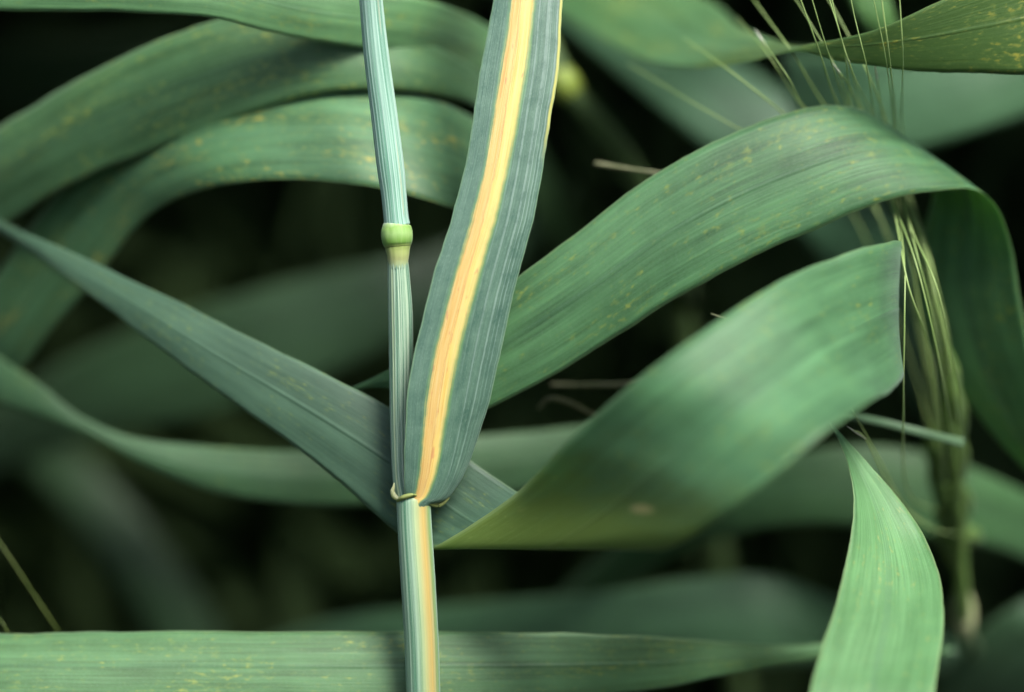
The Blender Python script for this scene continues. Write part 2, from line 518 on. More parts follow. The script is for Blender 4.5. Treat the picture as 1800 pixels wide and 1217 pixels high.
# ------------------------------------------------------------------ the standing crop around the clearing (one uncountable mass)
def crop():
    rnd = random.Random(21)
    verts, faces, uvs = [], [], []

    def strip(path, widths, wdir, uu):
        b0 = len(verts)
        for k, (p, w) in enumerate(zip(path, widths)):
            verts.append(p - wdir * w); verts.append(p + wdir * w)
            uvs.append((0, k + uu)); uvs.append((1, k + uu))
        for k in range(len(path) - 1):
            i = b0 + 2 * k
            faces.append((i, i + 1, i + 3, i + 2))

    def plant(x, y, top):
        lean = Vector((rnd.uniform(-.12, .12), rnd.uniform(-.12, .12), 1))
        h = top * rnd.uniform(0.85, 1.0)
        # culm: a three-sided stalk
        for a in (0.3, 2.4, 4.5):
            dv = Vector((math.cos(a), math.sin(a), 0))
            yield_paths.append(([Vector((x, y, 0)) + lean * (h * t / 8) for t in range(9)], [0.0023] * 6 + [0.002, 0.0017, 0.0012], dv))
        nleaf = rnd.randint(4, 6)
        for i in range(nleaf):
            z0 = h * (0.25 + 0.7 * i / nleaf) * rnd.uniform(0.9, 1.05)
            az = rnd.uniform(0, 2 * math.pi)
            out = Vector((math.cos(az), math.sin(az), 0))
            wd = Vector((-math.sin(az), math.cos(az), rnd.uniform(-.5, .5))).normalized()
            L = rnd.uniform(0.16, 0.30)
            w = rnd.uniform(0.006, 0.0085)
            rise, droop = rnd.uniform(0.5, 1.1), rnd.uniform(0.8, 1.6)
            path, ws = [], []
            for k in range(9):
                t = k / 8
                path.append(Vector((x, y, 0)) + lean * z0 + out * (L * t * (1 - .2 * t)) + Vector((0, 0, L * (rise * t - droop * t * t))))
                ws.append(w * (1 - t ** 2.5) + 0.0003)
            if any((p.z < 0.0) for p in path): path = [Vector((p.x, p.y, max(p.z, 0.004))) for p in path]
            yield_paths.append((path, ws, wd))

    yield_paths = []
    n = 0
    while n < 3000:
        x, y = (rnd.uniform(-0.5, 0.5), rnd.uniform(0.05, 0.5)) if n % 5 < 3 else (rnd.uniform(-0.85, 0.85), rnd.uniform(-1.35, 1.25))  # plants packed closer just behind the subject to shade the background
        # a clearing where the photographer kneels, open to the sky above the subject
        if -0.85 < y < 0.055 and abs(x) < 0.24 + 0.08 * max(0, -y): continue
        if y > 0.7 and rnd.random() < 0.4: continue
        plant(x, y, 0.86)
        n += 1
    for path, ws, wd in yield_paths:
        ok = True
        for p in path:
            q = p - CAM
            d = q.dot(FWD)
            if d > 0.02 and d < FOCUS + 0.21:
                k = d * SENSOR / LENS
                if abs(q.dot(RIGHT)) < k * 0.60 and abs(q.dot(UP)) < k * 0.44: ok = False
            if -0.5 < p.y < (0.045 if p.x > -0.04 else 0.018) and abs(p.x) < 0.16: ok = False
        if ok: strip(path, ws, wd, rnd.random() * 9)
    bb = NB('crop_leaf')
    uu, vv = bb.uv()
    cc = bb.mix(bb.noise(bb.xyz(uu, vv), 0.8, 1.0), lin(62, 86, 46, 0.58), lin(88, 114, 72, 0.58))
    pp = bb.n('ShaderNodeBsdfPrincipled', {'Base Color': cc, 'Roughness': 0.75})
    pp.inputs['Specular IOR Level'].default_value = 0.08
    me_mat = bb.out(pp.outputs[0])
    o = mesh_obj('barley_crop', verts, faces, uvs, me_mat)
    tag(o, 'dense shaded barley crop filling the dark depth behind the leaves', 'crop', None, 'stuff')


crop()


# ------------------------------------------------------------------ the in-focus tiller
def tiller():
    foot = Vector((0.03, 0.085, 0.0))
    root = empty('barley_plant', foot)
    tag(root, 'upright barley stem with swollen green node and an orange-yellow striped leaf', 'barley plant')
    sheath_m = stalk_mat('lower_sheath', lin(176, 216, 184, 0.62), lin(106, 164, 130, 0.62),
                         [(0.54, 0.06, lin(206, 222, 150, 0.64), 0.7), (0.675, 0.045, lin(150, 188, 92, 0.6), 0.8), (0.598, 0.060, lin(232, 194, 104, 0.60), 0.85)], 16, 0.4, 0.2, 2.0)
    culm_m = stalk_mat('culm_ribbed', lin(194, 224, 192, 0.68), lin(98, 152, 124, 0.62), [(0.40, 0.02, lin(200, 222, 170, 0.64), 0.6)], 20, 0.4, 0.2, 5.0)
    upper_m = stalk_mat('upper_sheath', lin(186, 226, 208, 0.74), lin(112, 172, 146, 0.68), None, 17, 0.38, 0.25, 8.0)
    def band_mat(name, stops, rough):
        b = NB(name)
        u, v = b.uv()
        wv = b.math('ADD', b.math('MULTIPLY', v, 1.0), b.math('MULTIPLY', b.math('SUBTRACT', b.noise(b.xyz(b.math('MULTIPLY', u, 22.0), v, 3.0), 1.0, 2.0), 0.5), 0.10))
        rp = b.n('ShaderNodeValToRGB', {0: wv})
        e = rp.color_ramp.elements
        e[0].position, e[0].color = stops[0]
        e[1].position, e[1].color = stops[-1]
        for ps, cc in stops[1:-1]:
            q = e.new(ps); q.color = cc
        st_ = b.noise(b.xyz(b.math('MULTIPLY', u, 40.0), b.math('MULTIPLY', v, 4.0), 6.0), 1.0, 2.0)
        c = b.mix(b.math('MULTIPLY', b.ss(st_, 0.4, 0.8), 0.3), rp.outputs[0], lin(206, 226, 160, 0.62))
        return finish(b, c, st_, rough, 0.12, 0.1, 0.3, 0.3)
    node_m = band_mat('node_green', [(0.0, lin(176, 200, 110, .62)), (0.05, lin(128, 180, 78, .6)), (0.10, lin(144, 198, 92, .6)), (0.19, lin(174, 220, 132, .64)), (0.28, lin(150, 200, 98, .62)), (0.325, lin(180, 214, 150, .66)), (0.36, lin(214, 232, 212, .7))], 0.55)
    cuff_m = band_mat('node_cuff', [(0.0, lin(150, 190, 166, .64)), (0.08, lin(182, 204, 150, .64)), (0.16, lin(200, 212, 142, .64)), (0.24, lin(192, 210, 128, .62)), (0.32, lin(176, 200, 110, .62))], 0.6)
    memb_m = plain_mat('ligule_membrane', lin(188, 196, 130, 0.64), lin(226, 232, 200, 0.66), 0.5, 0.35, 14.0, 2.0, 0.1, 6.0)
    collar_m = plain_mat('collar_olive', lin(150, 172, 84, 0.62), lin(186, 198, 124, 0.62), 0.7, 0.15, 10.0, 3.0, 0.05, 12.0)
    aur_m = plain_mat('auricle', lin(112, 122, 56, 0.6), lin(150, 166, 96, 0.62), 0.65, 0.2, 8.0, 2.0, 0.05, 7.0)

    # stalk below the picture, down to the soil
    tube('culm', [foot + Vector((0, 0, -0.01)), P(790, 2600, 34), P(766, 1700, 14), P(749, 1330, 4), P(744, 1217, 1.5)], [2.2, 2.3, 2.4, 2.42, 2.42], sheath_m, root, 40, 32)
    tube('sheath', [P(746, 1260, 2.2), P(744, 1217, 1.6), P(741, 1130, 0.9), P(736, 1040, 0.3), P(731, 960, 0.1), P(728, 910, 0.1), P(727, 882, 0.1), P(726, 874, 0.1)],
         [2.47, 2.48, 2.5, 2.53, 2.52, 2.50, 2.50, 2.35], sheath_m, root, 60, 72, (0.035, 24))
    culm = tube('culm', [P(722, 900, 0.6), P(709, 850, 1.2), P(705, 760, 1.6), P(705, 660, 1.6), P(704, 560, 1.2), P(701, 490, 0.8), P(699, 452, 0.5), P(698, 430, 0.4)],
                [1.4, 1.45, 1.55, 1.72, 1.78, 1.6, 1.45, 1.5], culm_m, root, 70, 84, (0.05, 21))
    upper = tube('sheath', [P(698, 396, 0.3), P(696, 380, 0.2), P(692, 340, 0.1), P(686, 290, -0.1), P(675, 200, -0.6), P(662, 100, -1.6), P(652, 0, -3), P(640, -140, -6),
                            P(622, -420, -14), P(600, -800, -26)],
                 [1.93, 1.84, 1.87, 2.02, 1.95, 1.86, 1.72, 1.7, 1.6, 1.5], upper_m, root, 90, 72, (0.03, 22))
    # overlapping margin of the rolled sheath
    tube('sheath_margin', [P(710, 384, -1.0), P(702, 300, -1.45), P(688, 200, -1.9), P(673, 100, -2.9), P(664, 0, -4.3), P(654, -140, -7.2)], [0.14, 0.16, 0.17, 0.17, 0.16, 0.12],
         plain_mat('sheath_margin', lin(196, 222, 190, 0.66), lin(216, 232, 210, 0.66), 0.4, 0.2, 3.0, 1.0, 0.2, 9.0), upper, 40, 8)
    node = tube('node', [P(699, 434, 0.4), P(698.5, 428, 0.4), P(698, 420, 0.35), P(697.5, 411, 0.3), P(697, 403, 0.3), P(696.5, 397, 0.3), P(696.5, 392, 0.3)],
                [1.92, 2.16, 2.30, 2.34, 2.26, 2.06, 1.80], node_m, root, 28, 44, (0.025, 13))
    tube('cuff', [P(700, 474, 0.55), P(699.5, 458, 0.5), P(699.5, 447, 0.4), P(699, 438, 0.4), P(699, 429, 0.4)], [1.38, 1.54, 1.68, 1.82, 1.95], cuff_m, node, 16, 44, (0.02, 13))

    st = [(712, 906, -0.5, 748, 906, -0.6, 1.2), (713, 880, -1.2, 757, 888, -0.4, 1.4), (711, 858, -2.0, 786, 876, 0.8, 1.45), (710, 820, -2.8, 814, 836, 1.2, 1.5), (711, 765, -3.6, 840, 770, 0.6, 1.2),
          (716, 690, -4, 865, 690, -0.6, 1.0), (734, 592, -4, 886, 592, -1.6, 0.9), (763, 484, -4, 912, 484, -2, 0.8), (793, 385, -3.4, 938, 385, -2, 0.8),
          (818, 290, -2.6, 954, 290, -1.4, 0.7), (834, 195, -1.6, 971, 195, -0.6, 0.7), (849, 100, -0.4, 985, 100, 0.4, 0.7), (866, 0, 1, 990, 0, 1.6, 0.7),
          (884, -120, 3, 998, -126, 4, 0.7), (920, -330, 10, 1004, -330, 11, 0.6), (968, -560, 26, 1000, -560, 27, 0.4), (990, -700, 42, 994, -700, 42, 0.1)]
    bl, rows, vs, nor = blade('leaf_blade', st, stripe_blade_mat(), root, 200, 84, 0.0, 0.22, 1, 0.2, (0.028, 21))
    bl['label'] = 'blue-green blade with a long orange-yellow stripe along its midrib'
    # ligule, collar and auricles where blade, sheath and culm meet
    tube('collar', [P(698, 884, -0.1), P(701, 879, -1.2), P(708, 875, -1.95), P(717, 872, -2.35), P(726, 870, -2.55), P(733, 871, -2.4)], [0.08, 0.24, 0.36, 0.36, 0.22, 0.05], collar_m, root, 30, 10)
    tube('ligule', [P(701, 878, -0.2), P(693, 872, -0.2), P(690, 864, -0.4), P(692, 856, -0.5), P(693, 849, -0.4)], [0.30, 0.42, 0.34, 0.2, 0.10], memb_m, root, 20, 8)
    tube('auricle', [P(752, 884, -1.2), P(764, 888, 0.2), P(774, 887, 0.9), P(783, 881, 1.1), P(790, 875, 1.2)], [0.26, 0.40, 0.38, 0.26, 0.08], aur_m, root, 24, 8)


tiller()

# ------------------------------------------------------------------ the leaves around it
# A = first edge, B = second edge: (ax, ay, depth, bx, by, depth, camber mm)
FOLD = [(-420, 130, 95, -420, 136, 95, .1), (-220, 262, 62, -220, 275, 62, .3), (0, 386, 34, 0, 409, 34, .5), (200, 478, 22, 190, 544, 20, .8), (400, 573, 13, 370, 680, 12, .8),
      (600, 672, 8, 530, 795, 8, .7), (760, 762, 6.5, 620, 868, 7, .5), (905, 862, 4, 700, 938, 7, .3), (1010, 925, -5, 735, 955, 6.4, .2), (1105, 960, -17, 755, 963, 5, .1),
      (1165, 968, -27, 775, 956, 2.5, .3), (1228, 935, -35, 905, 868, -8, .6), (1320, 868, -42, 1008, 765, -22, .9), (1445, 765, -42, 1140, 652, -31, 1.2), (1525, 710, -32, 1330, 518, -25, 1.3),
      (1564, 688, -18, 1460, 455, -15, 1.1), (1585, 668, -9, 1540, 430, -9, .8), (1588, 660, 1, 1580, 423, 0, .5), (1574, 668, 10, 1584, 434, 9, .3), (1545, 680, 17, 1560, 465, 18, .2), (1500, 690, 22, 1520, 520, 24, .2), (1440, 680, 40, 1460, 560, 40, .1)]
leaf('long leaf slanting behind the stem, folding under and arching up as a broad blurred blade', FOLD,
     leaf_mat('folded_leaf', lin(72, 118, 92, K), lin(126, 178, 150, K), 1, 0.12, 24, 0.18, 0.54, 0.38, 0.2, YEL, (arc(FOLD, 8) + 0.2, arc(FOLD, 12) + 0.5, lin(138, 168, 50, 0.6), 0.85), 2.4, .25, .5, (.36, arc(FOLD, 11) + .3, .2), (arc(FOLD, 9), lin(58, 98, 74, K), lin(98, 142, 112, K)), .5), 2, 150, 18, rib_w=1.0, rib_h=.13)

leaf('broad pale green leaf arching from behind the striped blade to a crest beside the awns',
     [(545, 712, 16.8, 547, 714, 16.8, 0.05), (640, 672, 12.6, 645, 682, 12.6, 0.1), (700, 640, 9.8, 715, 692, 9.8, 0.2), (790, 575, 8.4, 805, 735, 8.4, 0.5), (905, 490, 7, 940, 677, 7, 0.8), (1010, 412, 6.3, 1060, 607, 6.3, 0.9),
      (1130, 320, 6.3, 1170, 536, 5.6, 1), (1260, 246, 7, 1300, 464, 4.9, 1.1), (1385, 199, 8.4, 1440, 400, 5.6, 1.2), (1470, 186, 11.2, 1560, 352, 7, 1), (1540, 206, 15.4, 1650, 336, 9.8, 0.8),
      (1610, 265, 21, 1712, 333, 13.3, 0.6), (1640, 330, 27.3, 1752, 364, 16.8, 0.4), (1622, 420, 32.2, 1780, 440, 20.3, 0.3), (1606, 520, 35, 1796, 540, 23.1, 0.3), (1650, 640, 36.4, 1820, 670, 25.9, 0.3),
      (1740, 760, 36.4, 1850, 800, 29.4, 0.3), (1830, 860, 36.4, 1890, 900, 32.2, 0.2), (1930, 1010, 36.4, 1935, 1015, 36.4, 0)],
     leaf_mat('crested_leaf', lin(66, 112, 84, K), lin(120, 172, 140, K), 5, 0.26, 26, 0.3, 0.54, 0.42, 0.2, YEL, None, 1.5, .45), 5, 140, 18, rib_w=.9)

leaf('narrow pale leaf lying level along the top edge and passing behind the stem',
     [(-300, -80, 16.5, -300, 10, 16.5, 0.4), (-100, -90, 10.5, -100, 16, 10.5, 0.6), (0, -92, 7.5, 0, 19, 7.5, 0.7), (200, -85, 6, 200, 22, 6, 0.7), (350, -70, 6.75, 350, 30, 6.75, 0.7), (440, -50, 9, 430, 45, 9, 0.7),
      (530, -30, 12.75, 520, 66, 12.75, 0.7), (640, -15, 18, 620, 82, 18, 0.7), (760, 2, 25.5, 720, 98, 25.5, 0.7), (850, 40, 40, 825, 132, 40, .7), (905, 90, 48, 890, 152, 48, .4), (945, 150, 58, 940, 160, 58, .1)],
     leaf_mat('top_leaf', lin(84, 130, 100, K), lin(140, 188, 150, K), 9, 0.3, 22, 0.4, 0.54, 0.24, 0.2, YEL), 9, 80, 14)

leaf('dull green bent leaf rising out of the dark under the narrow top leaf',
     [(-330, 560, 70, -310, 590, 70, .2), (-210, 400, 52, -130, 500, 50, .5), (-70, 272, 40, 30, 380, 36, .8), (60, 186, 33, 150, 312, 29, 1.0), (190, 112, 27.36, 260, 267, 25.2, 1), (330, 52, 23.04, 400, 216, 21.6, 1.1), (460, 20, 21.6, 520, 176, 20.16, 1.2),
      (580, 30, 21.6, 630, 157, 20.16, 1.2), (700, 60, 24.48, 730, 162, 23.04, 1), (800, 100, 32, 812, 176, 30, .8), (870, 150, 42, 868, 205, 42, .4), (925, 215, 60, 920, 224, 60, .1)],
     leaf_mat('bent_leaf', lin(62, 104, 64, K), lin(104, 150, 116, K), 13, 0.4, 20, 0.4, 0.54, 0.24, 0.2, YEL, None, 1.8), 13, 80, 16)

leaf('yellow-flecked green leaf arching over the dark hollow left of the node',
     [(-130, 760, 64, -70, 810, 64, .2), (-50, 560, 50, 60, 620, 48, .5), (50, 405, 42, 170, 490, 38, .7), (125, 312, 37, 240, 400, 31, .9), (215, 240, 31, 310, 349, 24, 1.0), (330, 190, 26, 410, 323, 17, 1.1),
      (480, 160, 23.5, 530, 317, 14, 1.1), (620, 150, 23, 660, 331, 12.5, 1.1), (760, 175, 26, 800, 369, 15, 1.0), (858, 225, 36, 862, 405, 28, .9), (905, 300, 50, 890, 420, 46, .5), (925, 390, 66, 915, 420, 66, .1)],
     leaf_mat('arching_leaf', lin(66, 112, 78, K), lin(112, 162, 132, K), 17, 0.6, 18, 0.35, 0.54, 0.24, 0.2, lin(206, 196, 84, .62), None, 1.9, .4), 17, 90, 16)

leaf('thin twisting green leaf crossing behind the slanting leaf toward the sheath',
     [(-330, 420, 70, -330, 540, 70, .5), (-120, 560, 52, -120, 665, 52, .6), (0, 630, 46, 0, 712, 46, .6), (70, 676, 43, 90, 742, 43, .5), (135, 727, 42, 170, 772, 42, .3), (220, 765, 42, 270, 824, 42, .4),
      (330, 782, 42, 370, 864, 42, .6), (460, 790, 42, 490, 884, 42, .7), (620, 788, 44, 630, 889, 44, .7), (830, 768, 48, 840, 872, 48, .7), (1020, 750, 54, 1030, 858, 54, .6), (1230, 720, 66, 1240, 810, 66, .5), (1450, 660, 90, 1452, 690, 90, .2)],
     leaf_mat('twisting_leaf', lin(64, 104, 78, K), lin(98, 142, 112, K), 21, 0.05, 18, 0.3, 0.54, 0.24, 0.18, YEL), 21, 80, 12)

leaf('pale leaf at the top twisting into a dark green yellow-dotted end behind the awns',
     [(760, -330, 120, 690, -190, 120, .4), (1010, -130, 90, 860, -60, 90, .6), (1230, -10, 66, 1000, 34, 66, .8), (1305, 48, 44, 1110, 98, 46, .8), (1360, 70, 28, 1200, 119, 32, .6), (1405, 80, 16, 1310, 110, 20, .3), (1450, 74, 8, 1400, 92, 11, .2),
      (1545, 50, 3, 1480, 108, 7, .3), (1640, 8, 1, 1590, 124, 5, .4), (1740, -40, 1, 1720, 130, 5, .5), (1850, -80, 3, 1830, 132, 6, .5), (2000, -90, 10, 2000, 120, 12, .5), (2250, -20, 40, 2250, 80, 40, .3)],
     leaf_mat('dotted_leaf', lin(70, 112, 66, K), lin(106, 156, 116, K), 25, 0.55, 26, 0.5, 0.54, 0.28, 0.12, lin(200, 196, 70, .62), (11.5, 40, lin(84, 124, 44, .58), .85), 1.6), 25, 110, 16)

leaf('blurred blue-green leaf sloping down beneath the twisting pale top leaf',
     [(820, -160, 150, 740, -60, 150, .5), (1060, -40, 118, 940, 10, 118, .8), (1240, 70, 100, 1080, 120, 100, 1.0), (1400, 180, 90, 1200, 225, 90, 1.0), (1520, 300, 88, 1340, 340, 88, 1.0), (1600, 450, 92, 1450, 470, 92, .8), (1640, 620, 110, 1560, 640, 110, .5), (1660, 760, 130, 1650, 762, 130, .1)],
     leaf_mat('sloping_leaf', lin(62, 100, 88, K), lin(92, 138, 122, K), 29, 0.0, 16, 0.2, 0.54, 0.24, 0.18, YEL), 29, 60, 12)

leaf('blurred grey-green leaf behind the awns, under the yellow-dotted leaf end',
     [(1380, 90, 90, 1400, 300, 90, .5), (1500, 96, 78, 1520, 285, 78, .9), (1620, 90, 74, 1640, 258, 74, 1.0), (1740, 60, 74, 1760, 220, 74, 1.0), (1860, 10, 80, 1880, 165, 80, .9), (2050, -80, 100, 2060, 20, 100, .5)],
     leaf_mat('awn_back_leaf', lin(74, 116, 96, K), lin(112, 156, 136, K), 33, 0.0, 16, 0.2, 0.54, 0.24, 0.18, YEL), 33, 50, 12)

leaf('green leaf tapering to a fine tip beside the ear and widening toward the bottom edge',
     [(1456, 738, 6, 1459, 741, 6, .05), (1478, 782, 4, 1500, 786, 4.5, .3), (1492, 826, 1, 1536, 826, 3, .6), (1500, 880, -2, 1585, 884, 2, .9), (1496, 940, -6, 1626, 944, 0, 1.1), (1482, 1010, -11, 1652, 1014, -6, 1.2), (1462, 1090, -17, 1658, 1090, -13, 1.2),
      (1438, 1160, -22, 1650, 1156, -19, 1.2), (1418, 1235, -27, 1640, 1230, -25, 1.2), (1380, 1380, -34, 1610, 1380, -32, 1.0), (1320, 1600, -34, 1540, 1600, -32, .8)],
     leaf_mat('tapering_leaf', lin(84, 136, 92, K), lin(134, 186, 146, K), 37, 0.1, 26, 0.3, 0.54, 0.24, 0.18, lin(206, 200, 130, .62), None, 1.4, .7), 37, 80, 16, rib_w=.7, rib_h=.1)

leaf('long flat green leaf with pale upper margin lying level across the bottom behind the stem',
     [(-300, 1118, 14, -300, 1240, 8, .6), (-100, 1114, 12, -100, 1240, 6, .8), (60, 1113, 11, 60, 1240, 5, .9), (300, 1110, 10, 300, 1240, 5, .9), (540, 1110, 9, 540, 1240, 5, .8), (760, 1110, 9, 760, 1236, 6, .6),
      (960, 1112, 10, 980, 1228, 10, .4), (1140, 1119, 14, 1150, 1212, 15, .3), (1290, 1131, 20, 1290, 1184, 20, .2), (1400, 1133, 26, 1400, 1164, 26, .2), (1520, 1128, 34, 1525, 1150, 34, .2), (1680, 1140, 48, 1680, 1150, 48, .1)],
     leaf_mat('bottom_leaf', lin(74, 112, 74, K), lin(112, 158, 124, K), 41, 0.36, 20, 0.35, 0.54, 0.22, 0.18, YEL, None, 1.4, .5), 41, 100, 16)

leaf('dull green leaf arching low behind the folded leaf and the tapering leaf',
     [(900, 1120, 110, 930, 1180, 110, .3), (1090, 950, 84, 1140, 1010, 84, .6), (1230, 862, 70, 1260, 950, 70, .9), (1360, 806, 64, 1370, 926, 64, 1.0), (1500, 782, 62, 1500, 926, 62, 1.1), (1640, 800, 64, 1630, 945, 64, 1.1), (1770, 850, 70, 1750, 965, 70, .9), (1900, 930, 84, 1880, 1020, 84, .6), (2050, 1060, 110, 2045, 1075, 110, .1)],
     leaf_mat('low_arch_leaf', lin(62, 100, 66, K), lin(96, 142, 104, K), 45, 0.0, 16, 0.25, 0.54, 0.24, 0.15, YEL), 45, 60, 12)

leaf('blurred blue-green leaf just above the long flat bottom leaf',
     [(330, 1180, 130, 340, 1240, 130, .3), (560, 1096, 105, 560, 1200, 105, .6), (800, 1062, 88, 800, 1190, 88, .9), (1060, 1040, 78, 1060, 1185, 78, 1.0), (1240, 1012, 74, 1240, 1180, 74, 1.0), (1360, 1010, 74, 1370, 1170, 74, 1.0), (1480, 1056, 80, 1480, 1170, 80, .9), (1640, 1110, 100, 1640, 1180, 100, .5), (1780, 1180, 130, 1780, 1190, 130, .1)],
     leaf_mat('low_back_leaf', lin(60, 98, 82, K), lin(90, 134, 112, K), 49, 0.0, 16, 0.25, 0.54, 0.24, 0.15, YEL), 49, 60, 12)

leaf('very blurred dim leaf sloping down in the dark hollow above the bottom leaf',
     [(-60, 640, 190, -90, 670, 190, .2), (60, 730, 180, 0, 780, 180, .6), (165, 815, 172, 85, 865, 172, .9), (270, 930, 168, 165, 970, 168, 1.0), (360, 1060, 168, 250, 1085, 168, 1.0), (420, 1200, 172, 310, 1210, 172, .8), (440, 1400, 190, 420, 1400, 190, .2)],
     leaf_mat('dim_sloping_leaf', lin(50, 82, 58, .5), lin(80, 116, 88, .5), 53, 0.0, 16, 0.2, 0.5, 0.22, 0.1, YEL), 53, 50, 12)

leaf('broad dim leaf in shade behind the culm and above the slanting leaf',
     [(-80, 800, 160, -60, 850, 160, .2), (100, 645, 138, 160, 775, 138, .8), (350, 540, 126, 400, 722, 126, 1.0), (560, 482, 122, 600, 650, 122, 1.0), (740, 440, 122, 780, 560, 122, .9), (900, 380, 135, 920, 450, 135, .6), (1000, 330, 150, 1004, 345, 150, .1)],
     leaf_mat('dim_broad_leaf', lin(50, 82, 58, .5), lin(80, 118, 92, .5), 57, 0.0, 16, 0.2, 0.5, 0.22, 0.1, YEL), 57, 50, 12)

leaf('dim grey-green leaf filling the bottom corner beneath the ear',
     [(1560, 1420, 120, 1700, 1460, 120, .4), (1640, 1220, 96, 1820, 1290, 96, .8), (1720, 1110, 86, 1900, 1190, 86, 1.0), (1810, 1050, 84, 1980, 1130, 84, .9), (1960, 980, 96, 2060, 1040, 96, .5), (2120, 960, 120, 2124, 975, 120, .1)],
     leaf_mat('corner_leaf', lin(58, 92, 72, K), lin(88, 126, 104, K), 61, 0.0, 16, 0.25, 0.54, 0.22, 0.15, YEL), 61, 50, 12)

leaf('small bright green leaf standing among the awn tips at the top edge',
     [(1590, 120, 52, 1605, 118, 52, .1), (1535, 70, 46, 1585, 60, 46, .5), (1498, 10, 44, 1565, 0, 44, .6), (1470, -80, 46, 1545, -90, 46, .6), (1440, -260, 60, 1480, -264, 60, .2)],
     leaf_mat('small_top_leaf', lin(88, 134, 78, K), lin(120, 164, 104, K), 65, 0.0, 16, 0.25, 0.54, 0.24, 0.15, YEL), 65, 40, 10)

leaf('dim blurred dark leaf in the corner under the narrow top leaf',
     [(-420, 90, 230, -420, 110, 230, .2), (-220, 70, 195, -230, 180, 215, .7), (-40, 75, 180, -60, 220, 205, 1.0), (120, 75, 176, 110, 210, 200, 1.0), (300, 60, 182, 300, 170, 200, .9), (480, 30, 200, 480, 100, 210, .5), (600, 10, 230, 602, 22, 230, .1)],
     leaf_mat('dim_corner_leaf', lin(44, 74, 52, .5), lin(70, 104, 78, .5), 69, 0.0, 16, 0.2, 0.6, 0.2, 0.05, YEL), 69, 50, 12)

leaf('dim green leaf end hanging in the dark gap beside the striped blade',
     [(860, 190, 70, 900, 170, 70, .4), (915, 300, 72, 965, 270, 72, .7), (955, 400, 78, 1005, 370, 78, .7), (990, 480, 90, 1030, 460, 90, .5), (1040, 600, 120, 1046, 596, 120, .1)],
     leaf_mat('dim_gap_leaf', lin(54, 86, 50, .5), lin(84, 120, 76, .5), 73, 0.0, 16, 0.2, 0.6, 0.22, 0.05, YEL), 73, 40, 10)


# ------------------------------------------------------------------ a second stem far behind the striped blade
def back_stem():
    foot = Vector((0.12, 0.20, 0))
    root = empty('barley_plant', foot)
    tag(root, 'blurred leaning barley stem with a yellow-green node behind the striped blade', 'barley plant')
    m = stalk_mat('back_culm', lin(92, 122, 60, .55), lin(66, 96, 46, .55), None, 14, 0.5, 0.05, 30)
    nm = plain_mat('back_node', lin(150, 178, 70, .6), lin(178, 196, 96, .6), 0.45, 0.15, 8, 2, 0.05, 31)
    tube('culm', [P(900, -60, 62), P(960, 70, 62), P(992, 148, 63), P(1050, 215, 66), P(1120, 320, 74), P(1200, 520, 95), P(1250, 900, 125), foot + Vector((0, 0, -.01))], [1.5, 1.8, 2.2, 2.2, 2.2, 2.2, 2.3, 2.3], m, root, 60, 20)
    tube('node', [P(976, 122, 62), P(985, 136, 62.6), P(994, 150, 63), P(1003, 162, 63.6), P(1012, 174, 64)], [1.9, 2.5, 2.7, 2.5, 2.0], nm, root, 16, 20)


back_stem()


